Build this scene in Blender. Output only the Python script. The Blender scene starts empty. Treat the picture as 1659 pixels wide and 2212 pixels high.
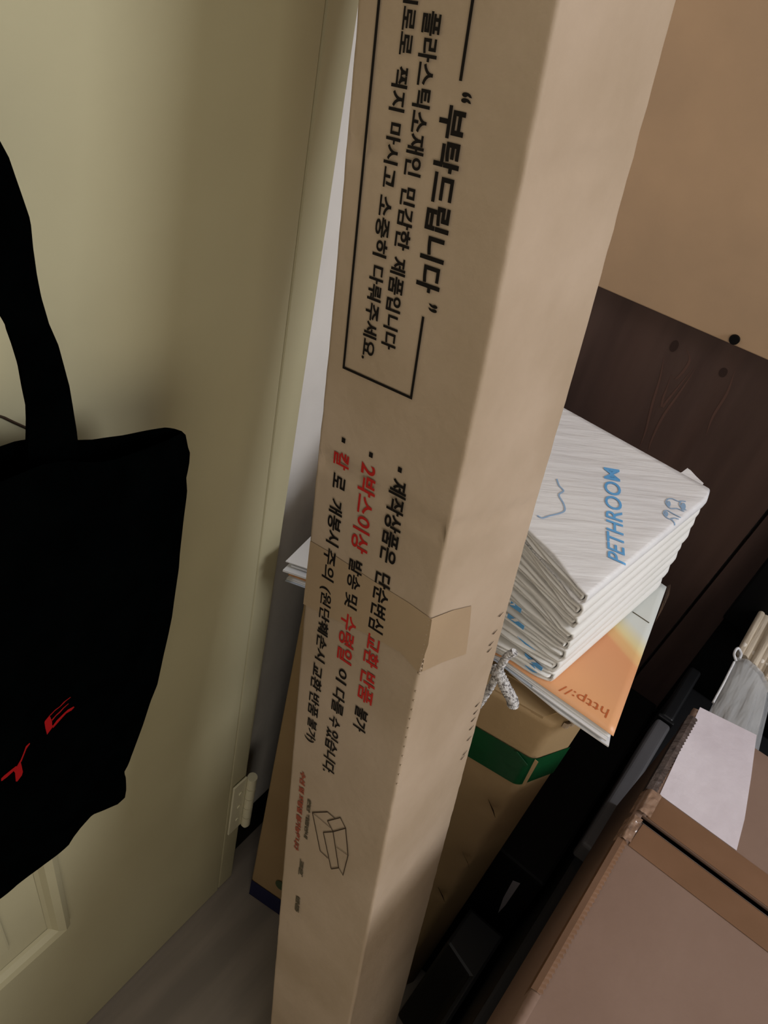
import bpy, bmesh, math, random
from mathutils import Vector, Matrix, noise
from mathutils.bvhtree import BVHTree
random.seed(4)
S = bpy.context.scene
COL = S.collection

# ------------------------------------------------------------------ camera
F, CX, CY, H = 1700.0, 829.5, 1106.0, 1.30
# rows: world x / y / z expressed in camera axes (right, down, forward)
def _n(v): return Vector(v).normalized()
def _r(x, y): return _n((x - CX, y - CY, F))
_down = _r(345, 2950)
_Y = _r(190, 2212).cross(_r(545, 1850)).cross(_down).normalized()
if _Y.z < 0: _Y = -_Y
_Z = -_down
_X = _Y.cross(_Z)
ROT = Matrix((_X, _Y, _Z))
C0 = Vector((0, 0, H))
cam = bpy.data.cameras.new('camera')
cam.sensor_fit = 'VERTICAL'; cam.sensor_height = 36.0; cam.lens = 36.0 * F / 2212.0
cam.clip_start = 0.02
camo = bpy.data.objects.new('camera', cam); COL.objects.link(camo)
right, up, back = ROT @ Vector((1, 0, 0)), ROT @ Vector((0, -1, 0)), ROT @ Vector((0, 0, -1))
m = Matrix((right, up, back)).transposed().to_4x4(); m.translation = C0
camo.matrix_world = m
S.camera = camo

# ------------------------------------------------------------------ light
w = bpy.data.worlds.new('world'); S.world = w; w.use_nodes = True
w.node_tree.nodes['Background'].inputs[0].default_value = (0.80, 0.86, 1.0, 1)
w.node_tree.nodes['Background'].inputs[1].default_value = 0.10
def area(name, loc, target, size, power, col):
    l = bpy.data.lights.new(name, 'AREA'); l.size = size; l.energy = power; l.color = col
    o = bpy.data.objects.new(name, l); COL.objects.link(o); o.location = loc
    o.rotation_euler = (Vector(target) - Vector(loc)).to_track_quat('-Z', 'Y').to_euler()
    return o
area('window_light', (1.35, 0.74, 1.62), (-0.2, 0.35, 0.85), 0.55, 14.0, (0.93, 0.95, 1.0))
area('ceiling_light', (-0.05, 0.1, 2.35), (-0.15, 0.45, 0.6), 0.6, 2.2, (1.0, 0.96, 0.88))
area('room_lamp', (0.80, -0.55, 1.25), (-0.15, 0.40, 0.95), 0.8, 5.2, (1.0, 0.91, 0.76))
S.view_settings.view_transform = 'Standard'; S.view_settings.look = 'None'
S.view_settings.gamma = 1.0; S.view_settings.use_curve_mapping = False
S.view_settings.exposure = 0.0

# ------------------------------------------------------------------ pixel -> place
def W(x, y): return ROT @ _r(x, y)
def P(px, pt, nm):
    d = W(*px); nm = Vector(nm); return C0 + d * ((Vector(pt) - C0).dot(nm) / d.dot(nm))
def fl(x, y, z=0.0): return P((x, y), (0, 0, z), (0, 0, 1))
def perp(p, q, A): return W(*p).cross(W(*q)).cross(A).normalized()

# ------------------------------------------------------------------ materials
def srgb(r, g, b):
    f = lambda c: (c / 255) / 12.92 if c / 255 <= 0.04045 else ((c / 255 + 0.055) / 1.055) ** 2.4
    return (f(r), f(g), f(b), 1)
def mat(name, col, rough=0.8, col2=None, scale=6, bump=0.0, bscale=60, stretch=(1, 1, 1), bstretch=None,
        spec=0.3, dist=0.002, contrast=(0.35, 0.65), alpha=1.0, metal=0.0, coat=0.0, trans=0.0, brot=0.0):
    m = bpy.data.materials.new(name); m.use_nodes = True
    nt = m.node_tree; N = nt.nodes; L = nt.links; b = N['Principled BSDF']
    b.inputs['Roughness'].default_value = rough
    b.inputs['Specular IOR Level'].default_value = spec
    b.inputs['Metallic'].default_value = metal
    b.inputs['Alpha'].default_value = alpha
    b.inputs['Coat Weight'].default_value = coat
    b.inputs['Transmission Weight'].default_value = trans
    tc = N.new('ShaderNodeTexCoord')
    mp = N.new('ShaderNodeMapping'); mp.inputs['Scale'].default_value = stretch
    L.new(tc.outputs['Object'], mp.inputs['Vector'])
    if col2 is None: col2 = tuple(c * 0.88 for c in col[:3]) + (1,)
    nz = N.new('ShaderNodeTexNoise'); nz.inputs['Scale'].default_value = scale; nz.inputs['Detail'].default_value = 5
    L.new(mp.outputs[0], nz.inputs['Vector'])
    cr = N.new('ShaderNodeValToRGB'); cr.color_ramp.elements[0].position, cr.color_ramp.elements[1].position = contrast
    cr.color_ramp.elements[0].color = col2; cr.color_ramp.elements[1].color = col
    L.new(nz.outputs[0], cr.inputs[0]); L.new(cr.outputs[0], b.inputs['Base Color'])
    if bump:
        mp2 = N.new('ShaderNodeMapping'); mp2.inputs['Scale'].default_value = bstretch or stretch
        mp3 = N.new('ShaderNodeMapping'); mp3.inputs['Rotation'].default_value = (0, 0, brot)
        L.new(tc.outputs['Object'], mp3.inputs['Vector']); L.new(mp3.outputs[0], mp2.inputs['Vector'])
        n2 = N.new('ShaderNodeTexNoise'); n2.inputs['Scale'].default_value = bscale; n2.inputs['Detail'].default_value = 4
        L.new(mp2.outputs[0], n2.inputs['Vector'])
        bp = N.new('ShaderNodeBump'); bp.inputs['Strength'].default_value = bump; bp.inputs['Distance'].default_value = dist
        L.new(n2.outputs[0], bp.inputs['Height']); L.new(bp.outputs[0], b.inputs['Normal'])
    return m
M = {}
M['door'] = mat('door_paint', srgb(186, 179, 146), 0.5, srgb(176, 168, 136), 3, 0.35, 9, spec=0.35, dist=0.004)
M['hinge'] = mat('hinge_paint', srgb(232, 226, 196), 0.4, spec=0.5)
M['wall'] = mat('wall_paper', srgb(226, 222, 216), 0.75, srgb(212, 208, 203), 7, 0.6, 18, dist=0.004)
M['floor'] = mat('floor_vinyl', srgb(146, 136, 126), 0.45, srgb(124, 116, 108), 5, 0.1, 60, stretch=(5, .6, 1))
M['card'] = mat('cardboard_light', srgb(184, 164, 143), 0.72, srgb(169, 149, 126), 9, 0.5, 110, stretch=(1, 1, 1), dist=0.001, spec=0.25)
M['card2'] = mat('cardboard_tan', srgb(166, 140, 104), 0.75, srgb(152, 127, 93), 5, 0.45, 60, dist=0.0015, spec=0.2)
M['card3'] = mat('cardboard_brown', srgb(132, 108, 95), 0.7, srgb(124, 100, 87), 9, 0.35, 120, dist=0.0008, spec=0.3)
M['cardcore'] = mat('cardboard_edge', srgb(140, 120, 106), 0.9, srgb(112, 92, 80), 300, 0.6, 700, dist=0.0008)
M['pale'] = mat('pale_lit_flap', srgb(220, 212, 220), 0.6, srgb(198, 188, 196), 14, 0.6, 90, dist=0.0012, contrast=(.3, .7))
M['btape'] = mat('brown_tape', srgb(124, 92, 70), 0.32, srgb(112, 82, 60), 14, 0.3, 60, dist=0.001, spec=0.5)
M['ctape'] = mat('clear_tape', srgb(150, 122, 104), 0.1, srgb(124, 98, 82), 60, 0.9, 70, dist=0.003, spec=0.8)
M['ltape'] = mat('box_tape', srgb(171, 147, 118), 0.5, srgb(163, 140, 112), 12, 0.4, 60, dist=0.001, spec=0.4)
M['gtape'] = mat('green_tape', srgb(12, 72, 38), 0.38, srgb(9, 60, 32), 20, 0.35, 50, dist=0.002, spec=0.4)
M['navy'] = mat('navy_print', srgb(18, 24, 66), 0.6)
M['gprint'] = mat('green_print', srgb(70, 84, 60), 0.7)
M['ink'] = mat('black_ink', srgb(26, 22, 20), 0.7, spec=0.15)
M['ink2'] = mat('brown_black_ink', srgb(60, 46, 34), 0.7, spec=0.15)
M['inkgrey'] = mat('grey_ink', srgb(92, 84, 68), 0.8, spec=0.15)
M['inkred'] = mat('red_ink', srgb(186, 44, 38), 0.6, srgb(176, 38, 34), 20, spec=0.2)
M['inkred2'] = mat('faded_red_ink', srgb(158, 82, 62), 0.7, spec=0.15)
M['bag'] = mat('black_cotton', (0.0007, 0.0010, 0.0010, 1), 1.0, (0.0004, 0.0006, 0.0006, 1), 40, 0.4, 900, spec=0.0, dist=0.0005)
M['bagred'] = mat('red_print', srgb(140, 12, 14), 0.7, spec=0.1)
M['pad'] = mat('pad_film', srgb(232, 232, 234), 0.45, srgb(222, 222, 226), 6, 0.6, 26, bstretch=(.4, 3.6, 1), brot=math.radians(-43), dist=0.004, spec=0.4)
M['padb'] = mat('pad_film_low', srgb(234, 233, 231), 0.55, srgb(226, 225, 221), 8, 0.35, 60, dist=0.0015, spec=0.4)
M['blue'] = mat('blue_print', srgb(104, 172, 228), 0.5, srgb(94, 162, 220), 20)
M['paleblue'] = mat('pale_blue_print', srgb(150, 182, 216), 0.5)
M['liner'] = mat('grey_liner', srgb(166, 163, 158), 0.6, srgb(128, 124, 118), 30, 0.4, 40, stretch=(3, .6, 3), dist=.003)
M['teeth'] = mat('dull_tape_teeth', srgb(92, 80, 76), 0.35, srgb(66, 56, 54), 120, .8, 200, dist=.0015, spec=.6)
M['flapfilm'] = mat('brown_film', srgb(92, 74, 62), 0.3, alpha=.7)
M['paper'] = mat('white_paper', srgb(226, 226, 228), 0.7, srgb(214, 214, 216), 10, 0.2, 60, dist=0.001)
M['bluepaper'] = mat('blue_grey_paper', srgb(186, 194, 208), 0.6, srgb(170, 178, 194), 10)
M['httpink'] = mat('orange_ink', srgb(190, 98, 50), 0.6)
M['cord'] = mat('braided_cord', srgb(222, 220, 220), 0.8, srgb(120, 116, 116), 420, 1.0, 520, dist=0.002, contrast=(.38, .52))
M['grey'] = mat('grey_plastic', srgb(92, 90, 92), 0.55, srgb(78, 76, 78), 6, spec=0.4)
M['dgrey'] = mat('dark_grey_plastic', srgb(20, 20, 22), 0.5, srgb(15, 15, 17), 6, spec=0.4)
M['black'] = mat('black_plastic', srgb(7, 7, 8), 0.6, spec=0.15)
M['bark'] = mat('dark_brown_board', srgb(44, 32, 26), 0.6, spec=0.25)
M['stick'] = mat('pale_wood_stick', srgb(214, 200, 180), 0.55, srgb(176, 160, 140), 30, 0.3, 60, stretch=(8, .6, 8))
M['stickend'] = mat('stick_end', srgb(236, 226, 214), 0.6)
M['slate'] = mat('pale_strip', srgb(150, 146, 152), 0.4)

def ramp_cover():
    m = bpy.data.materials.new('orange_cover'); m.use_nodes = True
    nt = m.node_tree; N = nt.nodes; L = nt.links; b = N['Principled BSDF']; b.inputs['Roughness'].default_value = .42
    tc = N.new('ShaderNodeTexCoord'); mp = N.new('ShaderNodeMapping')
    L.new(tc.outputs['Object'], mp.inputs[0])
    sx = N.new('ShaderNodeSeparateXYZ'); L.new(mp.outputs[0], sx.inputs[0])
    a = N.new('ShaderNodeMath'); a.operation = 'MULTIPLY_ADD'; a.inputs[1].default_value = 0.386
    L.new(sx.outputs[0], a.inputs[0]); L.new(sx.outputs[1], a.inputs[2])
    cr = N.new('ShaderNodeValToRGB'); L.new(a.outputs[0], cr.inputs[0])
    e = cr.color_ramp.elements; e[0].position = 0.0; e[0].color = srgb(228, 168, 120)
    e[1].position = 1.0; e[1].color = srgb(214, 222, 232)
    for pos, c in ((0.03, (220, 160, 116)), (0.066, (218, 154, 110)), (0.071, (224, 178, 124)), (0.080, (224, 182, 126)), (0.084, (226, 206, 152)), (0.090, (222, 210, 168)), (0.105, (212, 216, 212))):
        k = e.new(pos); k.color = srgb(*c)
    L.new(cr.outputs[0], b.inputs['Base Color'])
    return m
M['cover'] = ramp_cover()

def wood_mat():
    m = mat('dark_stained_pine', srgb(86, 67, 61), 0.5, srgb(74, 56, 51), 5, 0.08, 30, stretch=(7, 7, .8), spec=0.35)
    nt = m.node_tree; N = nt.nodes; L = nt.links; b = N['Principled BSDF']
    tc = N.new('ShaderNodeTexCoord')
    base = b.inputs['Base Color'].links[0].from_socket
    wv = N.new('ShaderNodeTexWave'); wv.wave_type = 'BANDS'; wv.bands_direction = 'X'
    mp = N.new('ShaderNodeMapping'); mp.inputs['Scale'].default_value = (1, 1, 0.22)
    L.new(tc.outputs['Object'], mp.inputs[0]); L.new(mp.outputs[0], wv.inputs[0])
    wv.inputs['Scale'].default_value = 3.2; wv.inputs['Distortion'].default_value = 9; wv.inputs['Detail'].default_value = 1.5
    wv.inputs['Detail Scale'].default_value = 1.3
    cr = N.new('ShaderNodeValToRGB'); cr.color_ramp.elements[0].position = .62; cr.color_ramp.elements[0].color = (0, 0, 0, 1)
    cr.color_ramp.elements[1].position = .98; cr.color_ramp.elements[1].color = (.16, .16, .16, 1)
    L.new(wv.outputs[0], cr.inputs[0])
    mx = N.new('ShaderNodeMix'); mx.data_type = 'RGBA'
    L.new(cr.outputs[0], mx.inputs[0]); L.new(base, mx.inputs[6]); mx.inputs[7].default_value = srgb(98, 72, 62)
    L.new(mx.outputs[2], b.inputs['Base Color'])
    return m
M['wood'] = wood_mat()
M['ply'] = mat('tan_board', srgb(190, 158, 126), 0.55, srgb(176, 147, 118), 7, 0.15, 40, spec=0.3)
M['knot'] = mat('knot', srgb(58, 42, 38), 0.5)
M['grain'] = mat('light_grain', srgb(100, 74, 66), 0.5)

def film():
    m = bpy.data.materials.new('clear_film'); m.use_nodes = True
    nt = m.node_tree; N = nt.nodes; L = nt.links; b = N['Principled BSDF']
    b.inputs['Base Color'].default_value = (.75, .76, .78, 1); b.inputs['Roughness'].default_value = .12
    b.inputs['Alpha'].default_value = .38; b.inputs['Specular IOR Level'].default_value = .9
    tc = N.new('ShaderNodeTexCoord'); n2 = N.new('ShaderNodeTexNoise'); n2.inputs['Scale'].default_value = 40
    mp = N.new('ShaderNodeMapping'); mp.inputs['Scale'].default_value = (2.5, .5, 2.5)
    L.new(tc.outputs['Object'], mp.inputs[0]); L.new(mp.outputs[0], n2.inputs['Vector'])
    bp = N.new('ShaderNodeBump'); bp.inputs['Strength'].default_value = .9; bp.inputs['Distance'].default_value = .006
    L.new(n2.outputs[0], bp.inputs['Height']); L.new(bp.outputs[0], b.inputs['Normal'])
    return m
M['film'] = film()

# ------------------------------------------------------------------ builders
def thing(name, loc, label, cat, group=None):
    o = bpy.data.objects.new(name, None); COL.objects.link(o); o.location = loc; o.empty_display_size = .05
    o['label'] = label; o['category'] = cat
    if group: o['group'] = group
    return o
def root_loc(o):
    v = Vector((0, 0, 0))
    while o is not None: v += o.location; o = o.parent
    return v
def mesh(name, verts, faces, material, parent=None, origin=None, smooth=False, label=None):
    org = root_loc(parent) if parent else Vector(origin if origin is not None else (0, 0, 0))
    me = bpy.data.meshes.new(name); me.from_pydata([Vector(v) - org for v in verts], [], faces)
    me.materials.append(material if not isinstance(material, str) else M[material])
    if smooth: me.polygons.foreach_set('use_smooth', [True] * len(me.polygons))
    bm = bmesh.new(); bm.from_mesh(me); bmesh.ops.recalc_face_normals(bm, faces=bm.faces); bm.to_mesh(me); bm.free()
    o = bpy.data.objects.new(name, me); COL.objects.link(o)
    if parent: o.parent = parent
    else: o.location = org
    if label: o['label'] = label
    return o
def tag(o, label, cat, group=None):
    o['label'] = label; o['category'] = cat
    if group: o['group'] = group
    return o
def box(name, lo, hi, material, parent=None, bevel=0.0, origin=None, seg=2, **k):
    lo, hi = Vector(lo), Vector(hi)
    vs = [(x, y, z) for x in (lo.x, hi.x) for y in (lo.y, hi.y) for z in (lo.z, hi.z)]
    fs = [(0, 1, 3, 2), (4, 6, 7, 5), (0, 4, 5, 1), (2, 3, 7, 6), (0, 2, 6, 4), (1, 5, 7, 3)]
    if origin is None and parent is None: origin = ((lo.x + hi.x) / 2, (lo.y + hi.y) / 2, lo.z)
    o = mesh(name, vs, fs, material, parent, origin, **k)
    if bevel: bev(o, bevel, seg)
    return o
def bev(o, wd, seg=2):
    bm = bmesh.new(); bm.from_mesh(o.data)
    bmesh.ops.bevel(bm, geom=bm.edges[:], offset=wd, segments=seg, profile=.6, affect='EDGES', clamp_overlap=True)
    bm.to_mesh(o.data); bm.free()
def prism(name, pts, off, material, parent=None, bevel=0.0, **k):
    """polygon pts (world) extruded by the vector off"""
    n = len(pts); off = Vector(off)
    vs = [Vector(p) for p in pts] + [Vector(p) + off for p in pts]
    fs = [tuple(range(n)), tuple(range(2 * n - 1, n - 1, -1))] + [(i, (i + 1) % n, n + (i + 1) % n, n + i) for i in range(n)]
    o = mesh(name, vs, fs, material, parent, **k)
    if bevel: bev(o, bevel)
    return o
def grid(name, f, nu, nv, material, parent=None, thick=None, **k):
    """sheet f(s,t) -> point; with thick a closed slab, thickness vector thick"""
    vs = [Vector(f(i / nu, j / nv)) for j in range(nv + 1) for i in range(nu + 1)]
    fs = [(j * (nu + 1) + i, j * (nu + 1) + i + 1, (j + 1) * (nu + 1) + i + 1, (j + 1) * (nu + 1) + i) for j in range(nv) for i in range(nu)]
    if thick is not None:
        n = len(vs); th = Vector(thick); vs += [v + th for v in vs]
        fs += [tuple(n + a for a in reversed(q)) for q in list(fs)]
        ring = [i for i in range(nu)] + [j * (nu + 1) + nu for j in range(nv)] + [nv * (nu + 1) + i for i in range(nu, 0, -1)] + [j * (nu + 1) for j in range(nv, 0, -1)]
        for a in range(len(ring)):
            b_ = ring[(a + 1) % len(ring)]; fs.append((ring[a], b_, n + b_, n + ring[a]))
    return mesh(name, vs, fs, material, parent, **k)
def tube(name, pts, rad, material, parent=None, sides=10, closed=False, **k):
    pts = [Vector(p) for p in pts]; vs = []; fs = []; n = len(pts)
    rads = rad if isinstance(rad, (list, tuple)) else [rad] * n
    prev = None
    for i, p in enumerate(pts):
        d = (pts[min(i + 1, n - 1)] - pts[max(i - 1, 0)]).normalized()
        a = prev if prev is not None else (Vector((0, 0, 1)) if abs(d.z) < .9 else Vector((1, 0, 0)))
        u = (a - d * a.dot(d)).normalized(); prev = u; v = d.cross(u)
        for s in range(sides):
            an = 2 * math.pi * s / sides; vs.append(p + (u * math.cos(an) + v * math.sin(an)) * rads[i])
    for i in range(n - 1):
        for s in range(sides):
            fs.append((i * sides + s, i * sides + (s + 1) % sides, (i + 1) * sides + (s + 1) % sides, (i + 1) * sides + s))
    b0 = len(vs); vs += vs[:sides] + vs[(n - 1) * sides:n * sides]
    fs.append(tuple(range(b0 + sides - 1, b0 - 1, -1))); fs.append(tuple(b0 + sides + s for s in range(sides)))
    return mesh(name, vs, fs, material, parent, smooth=True, **k)
def spline(pts, n=8):
    pts = [Vector(p) for p in pts]; q = [2 * pts[0] - pts[1]] + pts + [2 * pts[-1] - pts[-2]]; out = []
    for i in range(1, len(q) - 2):
        a, b, c, d = q[i - 1:i + 3]
        for k in range(n):
            t = k / n
            out.append(.5 * ((2 * b) + (c - a) * t + (2 * a - 5 * b + 4 * c - d) * t * t + (3 * b - a - 3 * c + d) * t ** 3))
    out.append(pts[-1]); return out
_fc = {}
def text_geo(s, bold, shear=0.0):
    """flat outline mesh of a string, normalised to the unit square of its own bounds"""
    key = (s, bold, shear)
    if key in _fc: return _fc[key]
    c = bpy.data.curves.new('t', 'FONT'); c.body = s; c.offset = bold; c.shear = shear; c.resolution_u = 4
    o = bpy.data.objects.new('t', c); COL.objects.link(o); bpy.context.view_layer.update()
    me = o.to_mesh(); vs = [v.co.copy() for v in me.vertices]; fs = [tuple(p.vertices) for p in me.polygons]
    o.to_mesh_clear(); bpy.data.objects.remove(o); bpy.data.curves.remove(c)
    x0, x1 = min(v.x for v in vs), max(v.x for v in vs); y0, y1 = min(v.y for v in vs), max(v.y for v in vs)
    r = [((v.x - x0) / (x1 - x0), (v.y - y0) / (y1 - y0)) for v in vs], fs, (x1 - x0) / (y1 - y0)
    _fc[key] = r; return r

# ------------------------------------------------------------------ room
XW = fl(545, 1850).x                       # door face plane
def D(x, y, dx=0.0): return P((x, y), (XW + dx, 0, 0), (1, 0, 0))
XB = XW - .040                             # wall face plane behind the door edge
def struct(o): o['kind'] = 'structure'; return o
struct(box('floor', (-.62, -1.6, -.05), (2.0, 1.12, 0), 'floor'))
struct(box('wall_left', (XB - .1, .40, 0), (XB, 1.12, 2.5), 'wall'))
wl2 = struct(box('wall_left_near', (XB - .1, -1.6, 0), (XB, -.46, 2.5), 'wall'))
wl2.name = 'wall_left.001'
struct(box('wall_back', (-.62, 1.03, 0), (2.0, 1.12, 2.5), 'wall'))
struct(box('ceiling', (-.62, -1.6, 2.5), (2.0, 1.12, 2.56), 'wall'))
struct(box('wall_right', (1.9, -1.6, 0), (2.0, 1.03, 2.5), 'wall'))
struct(box('wall_front', (-.46, -1.7, 0), (1.9, -1.6, 2.5), 'wall'))
bbz = P((535, 1768), (XB + .012, 0, 0), (1, 0, 0)).z
struct(box('baseboard_left', (XB, .425, 0), (XB + .012, 1.03, bbz), 'black', bevel=.002))

# door : slab + groove + edge strip + raised panel moulding
door = bpy.data.objects.new('door_1', None); COL.objects.link(door); door.location = (XW, -.02, 0); door['kind'] = 'structure'
YG = .387; YE = .417
def door_face(s, t):
    y = -.45 + (YG - .0012 + .45) * s; z = .006 + 2.03 * t
    return Vector((XW - .0012 * noise.noise(Vector((y * 3, z * 2.2, 1.7))) - .0004, y, z))
grid('slab', lambda s, t: door_face(s, t), 40, 60, 'door', door, thick=(-.034, 0, 0), smooth=False)
es = box('edge_strip', (XW - .036, YG + .0012, .006), (XW - .0012, YE, 2.036), 'door', door, bevel=.0025, seg=3)
def molding(y0, y1, z0, z1, wd=.024):
    ring = [(0, 0), (.12, .006), (.4, .0105), (.7, .008), (.86, .003), (1, 0.0005)]
    vs = []; fs = []
    for (k, h) in ring:
        o_ = k * wd
        for (y, z) in ((y0 + o_, z0 + o_), (y1 - o_, z0 + o_), (y1 - o_, z1 - o_), (y0 + o_, z1 - o_)):
            vs.append((XW + h, y, z))
    for r in range(len(ring) - 1):
        for c in range(4):
            fs.append((r * 4 + c, r * 4 + (c + 1) % 4, r * 4 + 4 + (c + 1) % 4, r * 4 + 4 + c))
    return mesh('panel_moulding', vs, fs, 'door', door, smooth=False)
pc = D(150, 1985); molding(-.30, pc.y, pc.z, .80)
molding(-.30, D(150, 1985).y - .012, 1.32, 1.9)
# raised field inside the lower panel
box('raised_field', (XW, -.24, pc.z + .062), (XW + .005, pc.y - .062, .74), 'door', door, bevel=.004)
tube('scratch', [D(-30, 895, .0003), D(0, 899, .0003), D(9, 902, .0003), D(32, 913, .0003), D(66, 928, .0003)], .0007, M['ink2'], door, sides=5)
# hinge
for hz in (1.80,):
    pass
ht, hb = D(515, 1692, .006), D(505, 1800, .006)
hg = bpy.data.objects.new('hinge', None)
zt, zb = .322, .178; zb = D(503, 1790).z; zt = D(514, 1692).z
leaf = box('hinge', (XW, YE - .026, zb), (XW + .003, YE - .002, zt), 'hinge', door, bevel=.001)
lr = root_loc(door)
nk = 5
for i in range(nk):
    a = zb - .002 + (zt - zb) * i / nk; b = zb - .002 + (zt - zb) * (i + .93) / nk
    tube('hinge_knuckle', [(XW + .006, YE + .004, a), (XW + .006, YE + .004, b)], .0068, M['hinge'], leaf, sides=14)
tube('hinge_pin', [(XW + .006, YE + .004, zb - .009), (XW + .006, YE + .004, zb - .003)], [.004, .006], M['hinge'], leaf, sides=12)
for yy, zz in ((YE - .012, zb + .03), (YE - .012, (zt + zb) / 2), (YE - .012, zt - .03)):
    tube('hinge_screw', [(XW + .003, yy, zz), (XW + .0042, yy, zz)], .0032, M['hinge'], leaf, sides=10)

# ------------------------------------------------------------------ boards at the back
PD = Vector((.993, .114, 0)).normalized(); PN = Vector((-.114, .993, 0)).normalized()   # board direction / away from the camera
def B(x, y, off=0.0): return P((x, y), Vector((0, .90, 0)) + PN * off, PN)
def board(name, quad, thick, material, label, cat, bevel=.0015):
    lo = min(quad, key=lambda v: v.z)
    t = thing(name, (lo.x, lo.y, lo.z), label, cat)
    return t, quad
e0, e1_ = B(1300, 622), B(1659, 778)
zed = e0.z
px0, px1 = e0 - PD * .085, e0 + PD * .95
tp = thing('tan_board', (0, .90, zed), 'plain tan board leaning behind everything with one black hole near its lower edge', 'board')
prism('panel', [px0, px1, px1 + Vector((0, 0, 1.0)), px0 + Vector((0, 0, 1.0))], PN * .018, 'ply', tp, bevel=.0012)
hc = B(1587, 733, -.0006)
def disc(name, c, nrm, rad, material, parent, depth=.003, sides=24, **k):
    nrm = Vector(nrm).normalized()
    return tube(name, [Vector(c) + nrm * .0002, Vector(c) + nrm * depth], [rad, rad * .92], material, parent, sides=sides, **k)
disc('black_plug', hc, -PN, .0058, M['black'], tp, label='round black plug')
sA, sB = B(1655, 1110, .019), B(1336, 1505, .019)     # seam of the dark boards
def on_seam(z): k = (z - sB.z) / (sA.z - sB.z); return sB + (sA - sB) * k
def dquad(p0, p1, z0, z1): return p0(z0), p1(z0), p1(z1), p0(z1)
off = PN * .019
DL = lambda z: Vector((e0.x, e0.y, z)) + off - PD * .08
SL = lambda z: Vector((on_seam(z).x, on_seam(z).y, z)) - PD * .0022
SR = lambda z: Vector((on_seam(z).x, on_seam(z).y, z)) + PD * .0022
DR = lambda z: Vector((e0.x, e0.y, z)) + off + PD * .95
zt_ = zed + .03
tw = thing('dark_wood_board', (-.15, .91, 0), 'dark brown stained wooden board with knots standing behind the white pads', 'board')
prism('plank', [DL(.0), SL(.0), SL(zt_), DL(zt_)], PN * .016, 'wood', tw)
tw2 = thing('dark_wood_board', (.3, .93, 0), 'dark brown board right of the thin black seam, behind the black case', 'board')
prism('plank', [SR(.0), DR(.0), DR(zt_), SR(zt_)], PN * .016, 'wood', tw2)
# knots and the light grain lines around them
def knot(px, r1, r2):
    c = B(*px, .0185); vs = [c + PD * r1 * math.cos(a * math.pi / 8) + Vector((0, 0, 1)) * r2 * math.sin(a * math.pi / 8) for a in range(16)]
    prism('knot', vs, PN * .0012, 'knot', tw)
knot((1456, 748), .0045, .0075); knot((1562, 805), .0045, .006)
for pts in ([(1450, 810), (1440, 840), (1432, 862), (1430, 880), (1441, 866), (1466, 835), (1498, 795)],
            [(1435, 770), (1425, 820), (1410, 870), (1395, 930), (1382, 965)],
            [(1500, 800), (1470, 845), (1432, 900), (1408, 950), (1400, 975)],
            [(1588, 800), (1570, 850), (1540, 900), (1525, 940)],
            [(1480, 745), (1490, 775), (1478, 800), (1460, 818), (1452, 810)]):
    w_ = .0015
    sp = spline([B(x, y, .0187) for x, y in pts], 5)
    vs = []; fs = []
    for i, p in enumerate(sp):
        t = i / (len(sp) - 1); ww = w_ * (math.sin(math.pi * t) * .9 + .1)
        vs += [p - PD * ww, p + PD * ww]
    fs = [(2 * i, 2 * i + 1, 2 * i + 3, 2 * i + 2) for i in range(len(sp) - 1)]
    mesh('grain_line', vs, fs, 'grain', tw)

# ------------------------------------------------------------------ the long leaning carton
_ax = (_r(780, 0).cross(_r(590, 2212))).cross(_r(1210, 0).cross(_r(760, 2212))).normalized()
A = ROT @ _ax
if A.z > 0: A = -A
E1 = perp((740, 795), (888, 862), A)
if E1.x < 0: E1 = -E1
E2 = A.cross(E1).normalized()
if E2.y < 0: E2 = -E2
TD = .42
Mp = C0 + W(985, 1106) * TD
nl = W(685, 1106).cross(A); WA = (Mp - C0).dot(nl) / E1.dot(nl)
nr = W(1162.6, 1106).cross(A); WB = -(Mp - C0).dot(nr) / E2.dot(nr)
O = Mp - E1 * WA
nl2 = W(677.5, 1106).cross(A); WA2 = (Mp - C0).dot(nl2) / E1.dot(nl2); O2 = Mp - E1 * WA2
def sag(u):
    k = min(1, max(0, (u + 10) / 18)); return -.24 * k * k * (3 - 2 * k)      # the carton bows a little
def fp(u, v, d=0.0): return O + A * (u * .01) + E1 * (v * .01) - E2 * d     # cm on the printed face
def fuv(x, y):
    q = P((x, y), Mp, A.cross(E1)) - O; return q.dot(A) * 100, q.dot(E1) * 100
def ruv(x, y):                                                                # right face, cm
    q = P((x, y), Mp, A.cross(E2)) - Mp; return q.dot(A) * 100, q.dot(E2) * 100
def rp(u, v, d=0.0): return Mp + A * (u * .01) + E2 * (v * .01) + E1 * (d + sag(u) * .01)
wa, wb = WA2 * 100, WB * 100
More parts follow.
